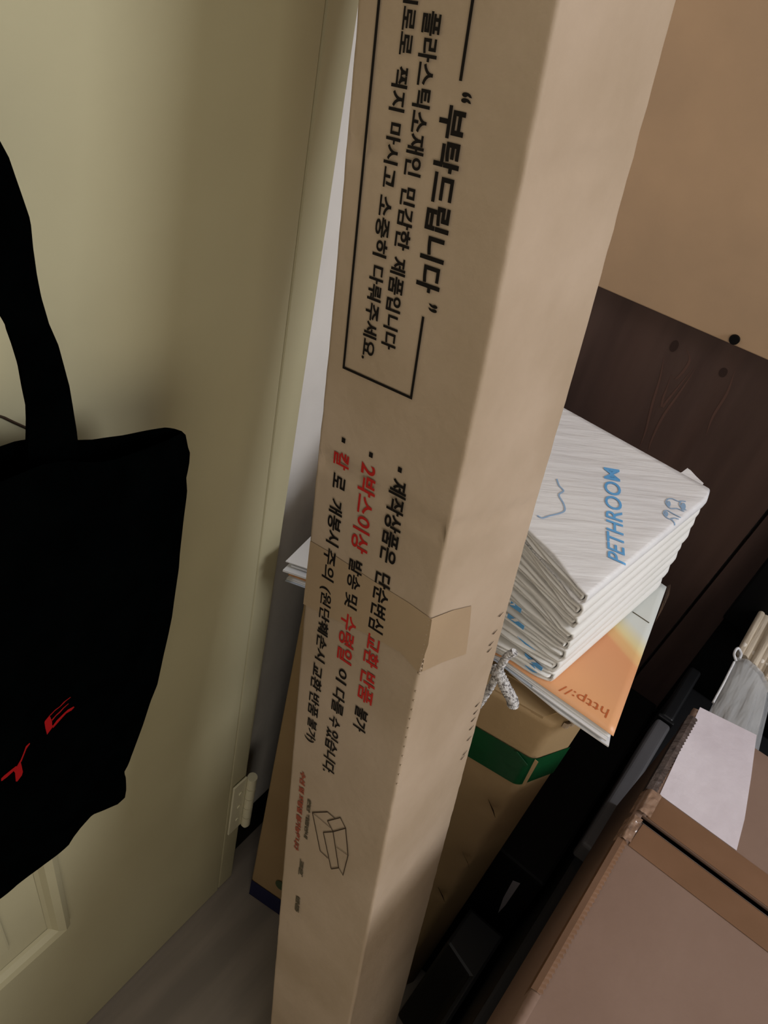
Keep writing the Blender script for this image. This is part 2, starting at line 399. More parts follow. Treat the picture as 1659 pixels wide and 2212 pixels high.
# lengths: down to the floor (lowest corner) and up until the top touches the door
O_ = O2
corners = [O2, Mp, Mp + E2 * WB, O2 + E2 * WB]
ubot = min(c.z / -A.z for c in corners) * 100 - .05
utop = max((XW - (O2.x)) / A.x, (XW - (O2 + E2 * WB).x) / A.x) * 100 + .1
lb = thing('long_carton', fp(ubot, wa / 2) * 1.0, 'tall narrow tan cardboard carton printed with black and red Korean text, leaning on the door', 'box')
def crease(u, v, side):
    d = 0.0
    if side == 'f':
        lines = [(fuv(745, 300), fuv(1120, 385), .20, .5), (fuv(690, 985), fuv(962, 1150), .26, .6), (fuv(680, 1050), fuv(900, 1180), .06, .8)]
    else:
        lines = [(ruv(1120, 385), ruv(1310, 345), .14, .5), (ruv(970, 1155), ruv(1148, 1098), .22, .5), (ruv(950, 1240), ruv(1125, 1190), .05, .8)]
    for (a, b, dep, wd) in lines:
        t = (v - a[1]) / (b[1] - a[1]); uu = a[0] + (b[0] - a[0]) * t
        if -.1 < t < 1.1: d += dep * math.exp(-((u - uu) / wd * 2.2) ** 2)
    return d
def ring(u):
    r = .32; seq = []
    def arc(cx_, cy_, a0):
        for k in range(5):
            a = a0 + math.pi / 2 * k / 4; seq.append((cx_ + r * math.cos(a), cy_ + r * math.sin(a), None))
    nf = 22
    for k in range(nf + 1):
        v = r + (wa - 2 * r) * k / nf; seq.append((v, 0, 'f'))
    arc2 = [(wa - r + r * math.sin(math.pi / 2 * k / 4), r - r * math.cos(math.pi / 2 * k / 4), None) for k in range(1, 4)]
    seq += arc2
    for k in range(nf + 1): seq.append((wa, r + (wb - 2 * r) * k / nf, 'r'))
    seq += [(wa - r + r * math.cos(math.pi / 2 * k / 4), wb - r + r * math.sin(math.pi / 2 * k / 4), None) for k in range(1, 4)]
    seq.append((wa - r, wb, None)); seq.append((r, wb, None))
    seq += [(r - r * math.sin(math.pi / 2 * k / 4), wb - r + r * math.cos(math.pi / 2 * k / 4), None) for k in range(1, 4)]
    seq.append((0, wb - r, None)); seq.append((0, r, None))
    seq += [(r - r * math.cos(math.pi / 2 * k / 4), r - r * math.sin(math.pi / 2 * k / 4), None) for k in range(1, 4)]
    out = []
    for (a, b, s) in seq:
        nz = .5 + .5 * noise.noise(Vector((a * .35, b * .35, u * .18)))
        edge = .045 * noise.noise(Vector((9, a * .1, u * .8))) if s is None else 0
        d = 0.0
        if s == 'f': d = .035 * nz + crease(u, a, 'f'); b = b + d
        elif s == 'r': d = .06 * nz + crease(u, b, 'r'); a = a - d
        else: a += edge * (1 if a > wa / 2 else -1) ; 
        out.append(O2 + A * (u * .01) + E1 * ((a + sag(u)) * .01) + E2 * (b * .01))
    return out
us = []; u = utop
while u < ubot: us.append(u); u += (.6 if -40 < u < 60 else 3.0)
us.append(ubot)
rings = [ring(u) for u in us]; nrg = len(rings[0]); vs = [p for r_ in rings for p in r_]
fs = [(i * nrg + k, i * nrg + (k + 1) % nrg, (i + 1) * nrg + (k + 1) % nrg, (i + 1) * nrg + k) for i in range(len(us) - 1) for k in range(nrg)]
fs += [tuple(range(nrg)), tuple((len(us) - 1) * nrg + k for k in range(nrg - 1, -1, -1))]
mesh('body', vs, fs, 'card', lb, smooth=True)
def print_line(s, u0, u1, v0, v1, ink='ink', bold=.02, shear=0.0, d=.0006, lab=None):
    q, f_, asp = text_geo(s, bold, shear)
    o = mesh('printed_text', [fp(u0 + (u1 - u0) * a, v0 + (v1 - v0) * b, d) for a, b in q], f_, ink, lb)
    if lab: o['label'] = lab
    return o
def bar(pts, wd, ink='ink', d=.0006, closed=False, name='printed_line'):
    """stroke of width wd (cm) along (u, v) points on the printed face, mitred"""
    pts = [Vector(p) for p in pts]; n = len(pts); L_, R_ = [], []
    for i, p in enumerate(pts):
        a = pts[i] - pts[i - 1] if (i > 0 or closed) else pts[1] - pts[0]
        b = pts[(i + 1) % n] - pts[i] if (i < n - 1 or closed) else pts[-1] - pts[-2]
        na = Vector((-a.y, a.x)).normalized(); nb = Vector((-b.y, b.x)).normalized()
        k = (na + nb); k = k / max(k.length_squared * .5, .35)
        L_.append(p + k * wd / 2); R_.append(p - k * wd / 2)
    vs = [fp(q.x, q.y, d) for q in L_] + [fp(q.x, q.y, d) for q in R_]
    m_ = n if closed else n - 1
    return mesh(name, vs, [(i, (i + 1) % n, n + (i + 1) % n, n + i) for i in range(m_)], ink, lb)
# frame with the interrupted right rail
ut = -32.0
bar([(-19.75, 5.80), (ut, 5.80), (ut, 1.05), (-5.18, 1.05), (-5.18, 5.72), (-9.55, 5.72)], .15)
print_line('부탁드립니다', -18.80, -10.75, 5.02, 6.40, bold=.030)
print_line('“', -19.38, -18.98, 5.98, 6.5, bold=.03)
print_line('”', -10.30, -9.92, 5.92, 6.45, bold=.03)
print_line('플라스틱소재인', -22.02, -15.62, 3.46, 4.44, bold=.026)
print_line('민감한', -15.12, -12.28, 3.44, 4.34, bold=.026)
print_line('제품입니다', -11.92, -7.22, 3.38, 4.32, bold=.026)
print_line('세로로', -22.98, -20.28, 2.34, 3.14, bold=.026)
print_line('찍지', -19.86, -18.08, 2.20, 3.10, bold=.026)
print_line('마시고', -17.62, -14.84, 2.24, 3.08, bold=.026)
print_line('소중히', -14.48, -11.62, 2.18, 3.06, bold=.026)
print_line('다뤄주세요.', -11.16, -6.14, 2.14, 3.04, bold=.024)
for u_, v_ in ((-.86, 1.56), (-.82, 3.62), (-.81, 5.70)): bar([(u_ - .16, v_), (u_ + .16, v_)], .27, name='printed_bullet')
print_line('칼', -.05, 1.02, .96, 2.16, 'inkred', .022, lab='red printed syllable')
print_line('로', 1.48, 2.52, 1.08, 2.02, bold=.022)
print_line('개봉시', 3.25, 6.62, .96, 2.04, bold=.024)
print_line('주의', 7.02, 9.48, .90, 1.94, bold=.022)
print_line('(원단훼손시', 10.15, 16.75, .82, 1.92, bold=.022)
print_line('교환', 17.2, 19.75, .82, 1.84, bold=.02)
print_line('반품', 20.1, 22.45, .80, 1.80, bold=.02)
print_line('불가)', 22.8, 25.35, .72, 1.80, bold=.02)
print_line('2박스이상', -.15, 6.0, 2.95, 4.26, 'inkred', .022, lab='red printed words')
print_line('발송', 6.70, 9.00, 2.98, 4.06, bold=.024)
print_line('및', 9.40, 10.62, 2.98, 4.04, bold=.022)
print_line('수령일', 11.15, 15.35, 2.86, 4.18, 'inkred', .022, lab='red printed words')
print_line('이', 16.05, 17.35, 3.00, 3.98, bold=.02)
print_line('다를', 18.0, 20.5, 2.90, 4.02, bold=.02)
print_line('수', 20.95, 22.0, 2.84, 3.88, bold=.02)
print_line('있습니다.', 22.35, 27.25, 2.72, 3.92, bold=.02)
print_line('제작상품은', -.18, 5.62, 5.16, 6.38, bold=.026)
print_line('단순변심', 6.45, 11.10, 5.08, 6.28, bold=.026)
print_line('교환', 11.55, 14.25, 5.06, 6.28, 'inkred', .022, lab='red printed words')
print_line('반품', 14.75, 17.65, 5.02, 6.30, 'inkred', .022, lab='red printed words')
print_line('불가', 18.30, 20.60, 4.98, 6.12, bold=.024)
print_line('수선 및 재봉질 불가능합니다', 29.25, 39.6, .62, 1.22, 'inkred2', .05, lab='small faded red printed words')
print_line('원단 제품안내', 31.8, 37.0, 1.62, 2.04, 'inkgrey', .05, lab='small grey printed words')
print_line('교환', 40.3, 42.75, 1.44, 1.96, 'inkgrey', .06, lab='small grey printed words')
print_line('반품', 45.95, 48.40, 1.44, 1.96, 'inkgrey', .06, lab='small grey printed words')
# line drawing of an open carton
D0 = dict(a=(33.08, 2.26), b=(31.55, 3.74), c=(31.58, 4.51), d=(32.59, 3.85), e=(30.99, 5.03), f=(31.7, 5.67), g=(33.32, 4.53), h=(34.38, 3.59), i=(37.02, 3.51), j=(37.09, 4.39), k=(38.09, 4.85), l=(37.14, 5.57), m=(34.65, 6.29), n=(34.83, 5.06), o=(33.11, 4.21))
for seq, w_ in (('abc', .09), ('ai', .09), ('ij', .09), ('df', .09), ('dg', .09), ('fm', .09), ('ml', .09), ('gl', .09), ('hk', .09), ('kl', .09), ('gh', .09), ('ao', .05), ('nm', .05)):
    pts = [D0[c_] for c_ in seq]
    if seq == 'df': pts = [D0['d'], D0['e']]
    if seq == 'dg': pts = [D0['d'], D0['g']]
    if seq == 'fm': pts = [D0['e'], D0['f'], D0['m']]
    if seq == 'ml': pts = [D0['f'], D0['g']]
    bar(pts, w_, 'ink2', name='drawing_line')
bar([D0['m'], (37.6, 6.1), D0['l']], .07, 'ink2', name='drawing_line')
# repair tape wrapped over the corner
def face_poly(pxs, fn, pf, material, d, name='tape_strip'):
    pts = [fn(*p) for p in pxs]
    return prism(name, [pf(a, b, d) for a, b in pts], (pf(0, 0, .0001) - pf(0, 0, 0)), material, lb)
face_poly([(671, 1168), (712, 1192), (800, 1250), (884, 1302), (934, 1338), (926, 1392), (905, 1452), (865, 1408), (800, 1372), (716, 1334), (656, 1304)], fuv, fp, 'ltape', .00035)
face_poly([(936, 1341), (984, 1322), (1024, 1312), (1020, 1358), (1012, 1416), (962, 1434), (917, 1455)], ruv, rp, 'ltape', .0003)
# torn perforation nubs on the corner edge and nicks on the far edge
for (y0, y1, n_) in ((1345, 1460, 12), (1500, 1700, 11)):
    vs = []; fs = []
    for k in range(n_):
        yy = y0 + (y1 - y0) * k / (n_ - 1); u_, _ = ruv(985 + (1106 - yy) * .2034 * 1.0, yy)
        c_ = Mp + A * u_ * .01 + (-E2 + E1) * .0006 + A * 0 - E1 * .0012 + E2 * .0012 + E1 * sag(u_) * .01
        r_ = .0016 if n_ == 12 else .0009
        b0 = len(vs)
        for d_ in (A, -A, E1, -E1, E2, -E2): vs.append(c_ + d_ * r_)
        for t3 in ((0, 2, 4), (0, 4, 3), (0, 3, 5), (0, 5, 2), (1, 4, 2), (1, 3, 4), (1, 5, 3), (1, 2, 5)): fs.append(tuple(b0 + q for q in t3))
    o = mesh('perforation_nubs', vs, fs, 'card', lb, smooth=True); o['kind'] = 'stuff'
for k, (x, y) in enumerate(((1083, 1335), (1070, 1373), (1062, 1398), (1058, 1412), (1032, 1530), (1028, 1546), (1023, 1562), (1019, 1580), (1014, 1603), (1005, 1634), (1000, 1644))):
    u_, v_ = ruv(x, y)
    prism('nick', [rp(u_ - .05, v_ - .1, .0004), rp(u_ - .12, v_ + .55, .0004), rp(u_ + .05, v_ + .1, .0004)], E1 * .0002, 'ink2', lb)

# ------------------------------------------------------------------ slim tan carton with green tape
bl = fl(534, 1929)
tdir = Vector((.987, .159, 0)).normalized(); tn = Vector((-.159, .987, 0)).normalized()   # along face / away
def T(x, y, off=0.0): return P((x, y), bl + tn * off, tn)
tr = T(1201, 1562); TW = (Vector((tr.x, tr.y, 0)) - bl).length; TH = tr.z - .004; TDp = .045
ts = Vector((.45, .89, 0)).normalized()     # the carton is squashed out of square
def tb(a, d, z): return bl + tdir * a + ts * d + Vector((0, 0, z))
def tq(a, d, z): return bl + tdir * a + tn * d + Vector((0, 0, z))
tc_ = thing('slim_carton', bl, 'slim upright tan carton banded with green tape, under the orange booklet and white pads', 'box')
vs = []; fs = []
def tbody():
    r = .006; prof = []
    def arc(cx_, cy_, a0, a1):
        for k in range(5):
            a = a0 + (a1 - a0) * k / 4; prof.append((cx_ + r * math.cos(a), cy_ + r * math.sin(a)))
    pi = math.pi
    nn = 26
    for k in range(nn + 1): prof.append((r + (TW - 2 * r) * k / nn, 0))
    for k in range(1, 5): prof.append((TW - r + r * math.sin(pi / 2 * k / 4), r - r * math.cos(pi / 2 * k / 4)))
    for k in range(5): prof.append((TW - r + r * math.cos(pi / 2 * k / 4), TDp - r + r * math.sin(pi / 2 * k / 4)))
    for k in range(5): prof.append((r - r * math.sin(pi / 2 * k / 4), TDp - r + r * math.cos(pi / 2 * k / 4)))
    for k in range(4): prof.append((r - r * math.cos(pi / 2 * k / 4), r - r * math.sin(pi / 2 * k / 4)))
    n = len(prof); nz = 90; vs = []; fs = []
    dents = [T(1064, 1750), T(1008, 1862), T(955, 1935)]
    for j in range(nz + 1):
        z = TH * j / nz
        for (a, d) in prof:
            p = tb(a, d, z); dd = .0012 * (.5 + .5 * noise.noise(p * 14))
            for q in dents: dd += .005 * math.exp(-(((p - q).dot(tdir) + (z - q.z) * .35) / .008) ** 2 - ((z - q.z) / .012) ** 2) * (1 if d < .001 else 0)
            vs.append(p + tn * dd if d < .02 else p)
    fs = [(j * n + k, j * n + (k + 1) % n, (j + 1) * n + (k + 1) % n, (j + 1) * n + k) for j in range(nz) for k in range(n)]
    fs += [tuple(range(n)), tuple(nz * n + k for k in range(n - 1, -1, -1))]
    return mesh('body', vs, fs, 'card2', tc_, smooth=True)
tbody()
for (x, y) in ((1064, 1750), (1008, 1862), (955, 1935)):
    c = T(x, y, -.0008); up_ = Vector((0, 0, 1))
    pts = [c - tdir * .009 + up_ * .013, c + tdir * .001 + up_ * .001, c + tdir * .006 - up_ * .009, c + tdir * .002 - up_ * .001, c - tdir * .004 + up_ * .007]
    prism('slit', pts, -tn * .0004, 'ink2', tc_)
# green band over the front and round the right corner
g0, g1 = T(1013, 1568).z, T(1013, 1634).z
g0, g1 = T(1100, 1610).z, T(1090, 1680).z
def band(name, z0, z1, a0, wrap, material, off=.0008, wav=.0):
    path = [(a0 + (TW - a0 - .006) * k / 20, -off) for k in range(21)] + [(TW - .006 + (.006 + off) * math.sin(math.pi / 2 * k / 6), .006 - (.006 + off) * math.cos(math.pi / 2 * k / 6)) for k in range(1, 7)] + [(TW + off, .006 + wrap * k / 6) for k in range(1, 7)]
    vs = []; n = len(path)
    for j in range(5):
        for (a, d) in path: vs.append(tb(a, d, z0 + (z1 - z0) * j / 4 + wav * math.sin(a * 60)))
    fs = [(j * n + k, j * n + k + 1, (j + 1) * n + k + 1, (j + 1) * n + k) for j in range(4) for k in range(n - 1)]
    return mesh(name, vs, fs, material, tc_, smooth=True)
band('green_tape', g1, g0, .06, .036, M['gtape'])
# the strip where the tape split open along the corner
prism('tape_split', [T(1156, 1640, -.0016), T(1163, 1646, -.0016), T(1134, 1697, -.0016), T(1125, 1700, -.0016)], -tn * .0003, 'card2', tc_)
prism('tape_fold', [T(1111, 1622, -.0018), T(1117, 1623, -.0018), T(1140, 1652, -.0018), T(1136, 1656, -.0018)], -tn * .0006, 'gtape', tc_)
# navy stripe near the base
z0, z1 = .004, T(534, 1893).z
n0 = T(600, 1915)
def fband(name, z0, z1, a0, a1, mt):
    vs = [tb(a, d, z) for z in (z0, z1) for (a, d) in ((-.0006, .02), (-.0006, .004), (.004, -.0008), (a1, -.0008))]
    return mesh(name, vs, [(0, 1, 5, 4), (1, 2, 6, 5), (2, 3, 7, 6)], mt, tc_)
fband('navy_stripe', z0, z1, 0, TW - .01, M['navy'])
cdot = T(606, 1913, -.0007)
prism('printed_dot', [cdot + tdir * .009 * math.cos(a * math.pi / 8) + Vector((0, 0, .013 * math.sin(a * math.pi / 8))) for a in range(16)], -tn * .0003, 'gprint', tc_)
# top flaps: one folded down, one lifted, open end at the right
def flapgrid(name, a0, a1, d0, d1, zf, mt, th=-.003):
    return grid(name, lambda s, t: tb(a0 + (a1 - a0) * s, d0 + (d1 - d0) * t, zf(s, t)), 14, 6, mt, tc_, thick=(0, 0, th), smooth=False)
flapgrid('front_flap', .003, TW - .012, .001, .030, lambda s, t: TH + .0020 + .003 * t + .003 * math.sin(s * 5) * t, 'card2')
flapgrid('rear_flap', .0, TW + .004, .026, .064, lambda s, t: TH + .0055 + .002 * math.sin(s * 4 + 1) - .001 * t, 'card2')
for q_, w_ in ((.010, .004), (.017, .003), (.024, .005)):
    prism('torn_edge', [tb(TW + .0005, q_, TH - .007), tb(TW + .0008, q_ + w_, TH - .009), tb(TW + .001, q_ + w_ * 1.2, TH - .001), tb(TW + .001, q_ - .001, TH + .001)], (.003, 0, .001), 'card', tc_)
# dark box behind carries the booklet
tk = thing('dark_box', tq(TW / 2, .15, 0), 'dark box hidden behind the slim tan carton, carrying the booklet', 'box')
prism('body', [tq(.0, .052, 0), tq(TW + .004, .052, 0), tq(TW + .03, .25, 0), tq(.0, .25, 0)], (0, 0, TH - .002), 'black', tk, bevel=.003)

# ------------------------------------------------------------------ booklet with orange cover
zc = TH + .0225
ZB = TH + .012
mg = thing('orange_booklet', (fl(1200, 1500, zc).x, .50, ZB), 'stapled booklet with an orange cover printed http, under the stack of white pads', 'booklet')
fL, fM, fR, bR = fl(622, 1241, zc - .006), fl(1078, 1416, zc + .002), fl(1325, 1590, zc), fl(1440, 1268, zc)
bL = Vector((fL.x + .012, bR.y + .03, zc - .010))
def sheet(s, t, dz=0.0, dfr=(0, 0), shrink=0.0):
    front = spline_pt((fL, fM, fR), s); bk = bL.lerp(bR, s)
    p = front.lerp(bk, t)
    return p + Vector((dfr[0], dfr[1], dz))
def spline_pt(p, s):
    a, b, c = p; k = .62
    if s < k: q = s / k; return a.lerp(b, q)
    return b.lerp(c, (s - k) / (1 - k))
cover = grid('cover', lambda s, t: sheet(s, t, 0.0004 * math.sin(s * 9)), 40, 20, 'cover', mg, thick=(0, 0, -.0006), smooth=True)
for i, (dz, dx, dy, mt) in enumerate(((-.0015, -.001, .002, 'paper'), (-.0030, -.002, -.001, 'paper'), (-.0045, -.003, -.0015, 'paper'), (-.0062, -.003, -.003, 'bluepaper'))):
    grid('page', (lambda dz, dx, dy: lambda s, t: sheet(s, t, dz * (1 + .12 * math.sin(s * 14 + i)) , (dx * s, dy * (1 - t))))(dz, dx, dy), 40, 10, mt, mg, thick=(0, 0, -.0008), smooth=True)
tt = lambda px, z: fl(px[0], px[1], z)
pq = [tt((1315, 1612), zc - .0085), tt((1207, 1538), zc - .008), tt((1100, 1450), zc - .008), bR + Vector((-.15, -.06, -.009)), bR + Vector((-.012, -.05, -.0085))]
prism('folded_insert', pq, (0, 0, -.0016), 'paper', mg)
pq = [tt((1310, 1600), zc - .0045), tt((1215, 1532), zc - .0045), tt((1150, 1485), zc - .0045), bR + Vector((-.12, -.06, -.0048)), bR + Vector((-.014, -.05, -.0046))]
prism('folded_insert', pq, (0, 0, -.0012), 'paper', mg)
BV = {}
def tree(o): 
    ml = root_loc(o); me = o.data
    return BVHTree.FromPolygons([v.co + ml for v in me.vertices], [tuple(p.vertices) for p in me.polygons])
def hit(px, tr, off):
    d = W(*px); loc, nrm, _, _ = tr.ray_cast(C0, d)
    if loc is None: return None
    if nrm.dot(d) > 0: nrm = -nrm
    return loc + nrm * off
def text_px(name, s, c00, c10, c11, c01, tr, material, parent, bold=.03, shear=0.0, off=.0006):
    """lettering laid onto a surface: finely divided and dropped on it"""
    q, f_, _ = text_geo(s, bold, shear)
    bm = bmesh.new(); bv = [bm.verts.new((a, b, 0)) for a, b in q]
    for f in f_:
        try: bm.faces.new([bv[i] for i in f])
        except ValueError: pass
    bmesh.ops.triangulate(bm, faces=bm.faces[:])
    for _ in range(3):
        lg = [e for e in bm.edges if e.calc_length() > .035]
        if lg: bmesh.ops.subdivide_edges(bm, edges=lg, cuts=1); bmesh.ops.triangulate(bm, faces=bm.faces[:])
    bm.verts.index_update(); vs = []; last = None
    for v in bm.verts:
        a, b = v.co.x, v.co.y
        x = (c00[0] * (1 - a) + c10[0] * a) * (1 - b) + (c01[0] * (1 - a) + c11[0] * a) * b
        y = (c00[1] * (1 - a) + c10[1] * a) * (1 - b) + (c01[1] * (1 - a) + c11[1] * a) * b
        h = hit((x, y), tr, off) or last; last = h; vs.append(h)
    fs = [tuple(v.index for v in f.verts) for f in bm.faces]; bm.free()
    return mesh(name, vs, fs, material, parent)
tcv = tree(cover)
text_px('printed_text', 'http://', (1319, 1528), (1217, 1474), (1206, 1492), (1309, 1552), tcv, M['httpink'], mg, bold=-.004, off=.0004)
fold = [hit(p, tcv, .0004) for p in ((1366, 1322), (1402, 1346))]
tube('fold_line', fold, .0005, M['inkgrey'], mg, sides=5)

# ------------------------------------------------------------------ white folded paper at the wall
zp = zc + .001
pt = thing('folded_paper', fl(690, 1230, zp - .004), 'folded white paper lying beside the wall, its corner poking out left of the long carton', 'paper')
tipz = [zp + .010, zp + .004]
a0, a1, a2 = fl(617, 1212, zp + .010), fl(672, 1158, zp + .010), fl(664, 1228, zp + .010)
dirb = (a1 - a0).normalized(); dirf = (a2 - a0).normalized()
prism('top_leaf', [a0, a0 + dirf * .085, a0 + dirf * .085 + dirb * .10, a0 + dirb * .10], (0, 0, -.001), 'paper', pt)
b0_ = fl(622, 1219, zp + .006)
prism('middle_leaf', [b0_ + dirf * .003, b0_ + dirf * .085, b0_ + dirf * .085 + dirb * .09, b0_ + dirb * .09 + dirf * .004], (0, 0, -.0015), 'paper', pt)
c0_ = fl(611, 1231, zp + .001)
prism('bottom_leaf', [c0_, c0_ + dirf * .09, c0_ + dirf * .09 + dirb * .09, c0_ + dirb * .09], (0, 0, -.0022), 'paper', pt)

# ------------------------------------------------------------------ stack of folded white pads
FRp = [(1274, 1290), (1264, 1319), (1254, 1344), (1245, 1374), (1236, 1393), (1228, 1417), (1212, 1439), (1204, 1460)]
BRp = [(1551, 1064), (1533, 1090), (1521, 1114), (1509, 1140), (1492, 1166), (1482, 1188), (1465, 1217), (1448, 1245)]
NP = 8; zlow = zc + .0015; ztop = .879
LAB = ['topmost white folded pad with blue lettering, lying on the pad stack',
       'white folded pad second from the top of the stack', 'white folded pad third from the top of the stack',
       'white folded pad fourth from the top of the stack', 'white folded pad fourth from the bottom, with a blue and white striped mark',
       'white folded pad third from the bottom of the stack, blue striped mark at its front',
       'white folded pad second from the bottom of the stack', 'lowest white folded pad of the stack, resting on the orange booklet, blue striped marks']
hp = (ztop - zlow) / NP
pads = []
for k in range(NP):
    zt2 = ztop - hp * k; zm = zt2 - hp / 2
    FR, BR = fl(*FRp[k], zt2 - .001), fl(*BRp[k], zt2 - .001)
    rise = 0.0
    Lp = (1140 - 60 * k / 7 + 0, 1145 + 250 * k / 7)
    FLv = fl(Lp[0], Lp[1], zt2 + rise) - FR
    if k == 7: FLv = fl(1083, 1398, zt2) - FR
    FLv = FLv * (.215 / FLv.length)
    FL = FR + FLv
    BLv = fl(1228, 885, ztop - .001) - fl(*BRp[0], ztop - .001)
    BLv = BLv * (.215 / BLv.length); BLv.z = min(BLv.z, 0) * (1 - k / 7)
    BL = BR + BLv
    seed = k * 3.7
    def surf(s, t, h, FL=FL, FR=FR, BR=BR, BL=BL, seed=seed, k=k):
        """s left->right, t front->back, h 0 top .. -1 bottom of this pad"""
        front = FL.lerp(FR, s); bk = BL.lerp(BR, s)
        if t < .5:   # bowed front edge
            dd = (bk - front).normalized(); front = front + dd * (.006 * math.sin(s * math.pi) - .002)
        p = front.lerp(bk, t)
        p.z += h * hp
        return p
    pr = []
    th = .23     # sheet thickness as a part of the pad height
    def upath(h_top, h_bot, send, n=26, r=None):
        out = []
        for i in range(n + 1): out.append((send * i / n, h_top))
        for i in range(1, 8):
            a = math.pi * i / 8; hh = (h_top + h_bot) / 2 + (h_top - h_bot) / 2 * math.cos(a)
            out.append((send + .022 * math.sin(a) * (h_top - h_bot), hh))
        for i in range(n, -1, -1): out.append((send * i / n, h_bot))
        return out
    root = thing('folded_pad', surf(.5, .5, -1), LAB[k], 'pad', 'folded white pads in the stack')
    for (nm, ht_, hb_, send, thk) in (('outer_sheet', -.0, -.91, .975, .225), ('inner_sheet', -.25, -.665, .968, .195)):
        po = upath(ht_, hb_, send); pi_ = upath(ht_ - thk, hb_ + thk, send - .004)
        m_ = len(po); n = 2 * m_; rows = 50; vs = []
        jit = .005 if nm == 'outer_sheet' else .007
        for j in range(rows + 1):
            t = .014 * j / 8 if j <= 8 else .014 + (1 - .014) * ((j - 8) / (rows - 8)) ** 1.3
            tp_ = min(1, t / .014); tap = .25 + .75 * math.sqrt(max(0, 1 - (1 - tp_) ** 2))
            for idx in range(n):
                a_, b_ = (po[idx], pi_[idx]) if idx < m_ else (pi_[n - 1 - idx], po[n - 1 - idx])
                mid = ((a_[0] + b_[0]) / 2, (a_[1] + b_[1]) / 2)
                s, h = mid[0] + (a_[0] - mid[0]) * tap, mid[1] + (a_[1] - mid[1]) * tap
                fr_ = math.exp(-t * 14)
                wv = noise.noise(Vector((s * 7 + seed, t * 3, seed))) * (.02 + .06 * fr_) * (1 if k else .25)
                wv += .03 * noise.noise(Vector((s * 26 + seed, 7.1, mid[1] * 2))) * fr_ * (1 if k else .4)
                if k == 0: wv -= .05
                p = surf(s, t, h + wv)
                ey = jit * noise.noise(Vector((s * 5 + mid[1] * 4, seed, 2.2 + mid[1] * 3))) * max(0, 1 - t * 8)
                if t > .93 and s > .9:
                    q = (t - .93) / .07; e = (s - .9) / .1
                    p += (surf(s - .03, t, h) - surf(s, t, h)) * q * e * .8
                if t < .05 and s > .93:
                    q = 1 - t / .05; p += (surf(s, t + .03, h) - surf(s, t, h)) * q * ((s - .93) / .07) * .5
                vs.append(p + (BR - FR).normalized() * ey)
        fs = [(j * n + a, j * n + (a + 1) % n, (j + 1) * n + (a + 1) % n, (j + 1) * n + a) for j in range(rows) for a in range(n)]
        fs += [tuple(range(n)), tuple(rows * n + a for a in range(n - 1, -1, -1))]
        o = mesh(nm, vs, fs, 'pad' if (k == 0 and nm == 'outer_sheet') else 'padb', root, smooth=True)
        if k == 0 and nm == 'outer_sheet': top_sheet = o
    pads.append(root)
tps = tree(top_sheet)
text_px('printed_text', 'PETHROOM', (1351, 1222), (1338, 1016), (1303, 1010), (1312, 1204), tps, M['blue'], pads[0], bold=.008, off=.0007)
def px_line(name, pts, rad, tr, material, parent, n=6, off=.0006):
    sp = spline([Vector((x, y, 0)) for x, y in pts], n)
    q = [hit((p.x, p.y), tr, off) for p in sp]; q = [p for p in q if p is not None]
    # flat ribbon
    vs = []; 
    for i, p in enumerate(q):
        d = (q[min(i + 1, len(q) - 1)] - q[max(i - 1, 0)]).normalized(); s_ = d.cross(Vector((0, 0, 1))).normalized()
        vs += [p - s_ * rad, p + s_ * rad]
    return mesh(name, vs, [(2 * i, 2 * i + 1, 2 * i + 3, 2 * i + 2) for i in range(len(q) - 1)], material, parent)
z6 = lambda L_: [(1050 + x * .3671, 850 + y * .3671) for x, y in L_]
px_line('printed_outline', z6([(300, 720), (330, 735), (372, 722), (430, 708), (462, 690), (455, 650), (428, 600), (455, 575), (430, 545), (415, 505)]), .0007, tps, M['paleblue'], pads[0])
z3c = lambda L_: [(1380 + x * .1085, 980 + y * .1085) for x, y in L_]
for L_ in ([(900, 1160), (760, 1100), (640, 1100), (570, 1050), (535, 980), (570, 915), (660, 905), (740, 940), (800, 960), (850, 950), (930, 960)],
           [(830, 1280), (740, 1235), (640, 1180), (570, 1140), (510, 1150), (490, 1200), (540, 1270), (620, 1310), (700, 1290), (790, 1310)],
           [(650, 1320), (700, 1380), (700, 1430)], [(830, 960), (810, 1030), (870, 1100), (940, 1130)]):
    px_line('printed_outline', z3c(L_), .0006, tps, M['paleblue'], pads[0])
for c_, r_ in ((( 590, 1010), 40), ((880, 1060), 50), ((545, 1210), 35)):
    pts = [hit((1380 + (c_[0] + r_ * 1.0 * math.cos(a * math.pi / 6)) * .1085, 980 + (c_[1] + r_ * 1.5 * math.sin(a * math.pi / 6)) * .1085), tps, .0006) for a in range(12)]
    if None not in pts: mesh('printed_spot', pts, [tuple(range(12))], 'paleblue', pads[0])
cl = [(1440, 1030), (1473, 1020), (1485, 1011), (1492, 1016), (1505, 1030), (1520, 1044), (1500, 1075)]
prism('corner_lug', [fl(*p, ztop - .0022) for p in cl], (0, 0, -.0022), 'pad', pads[0])
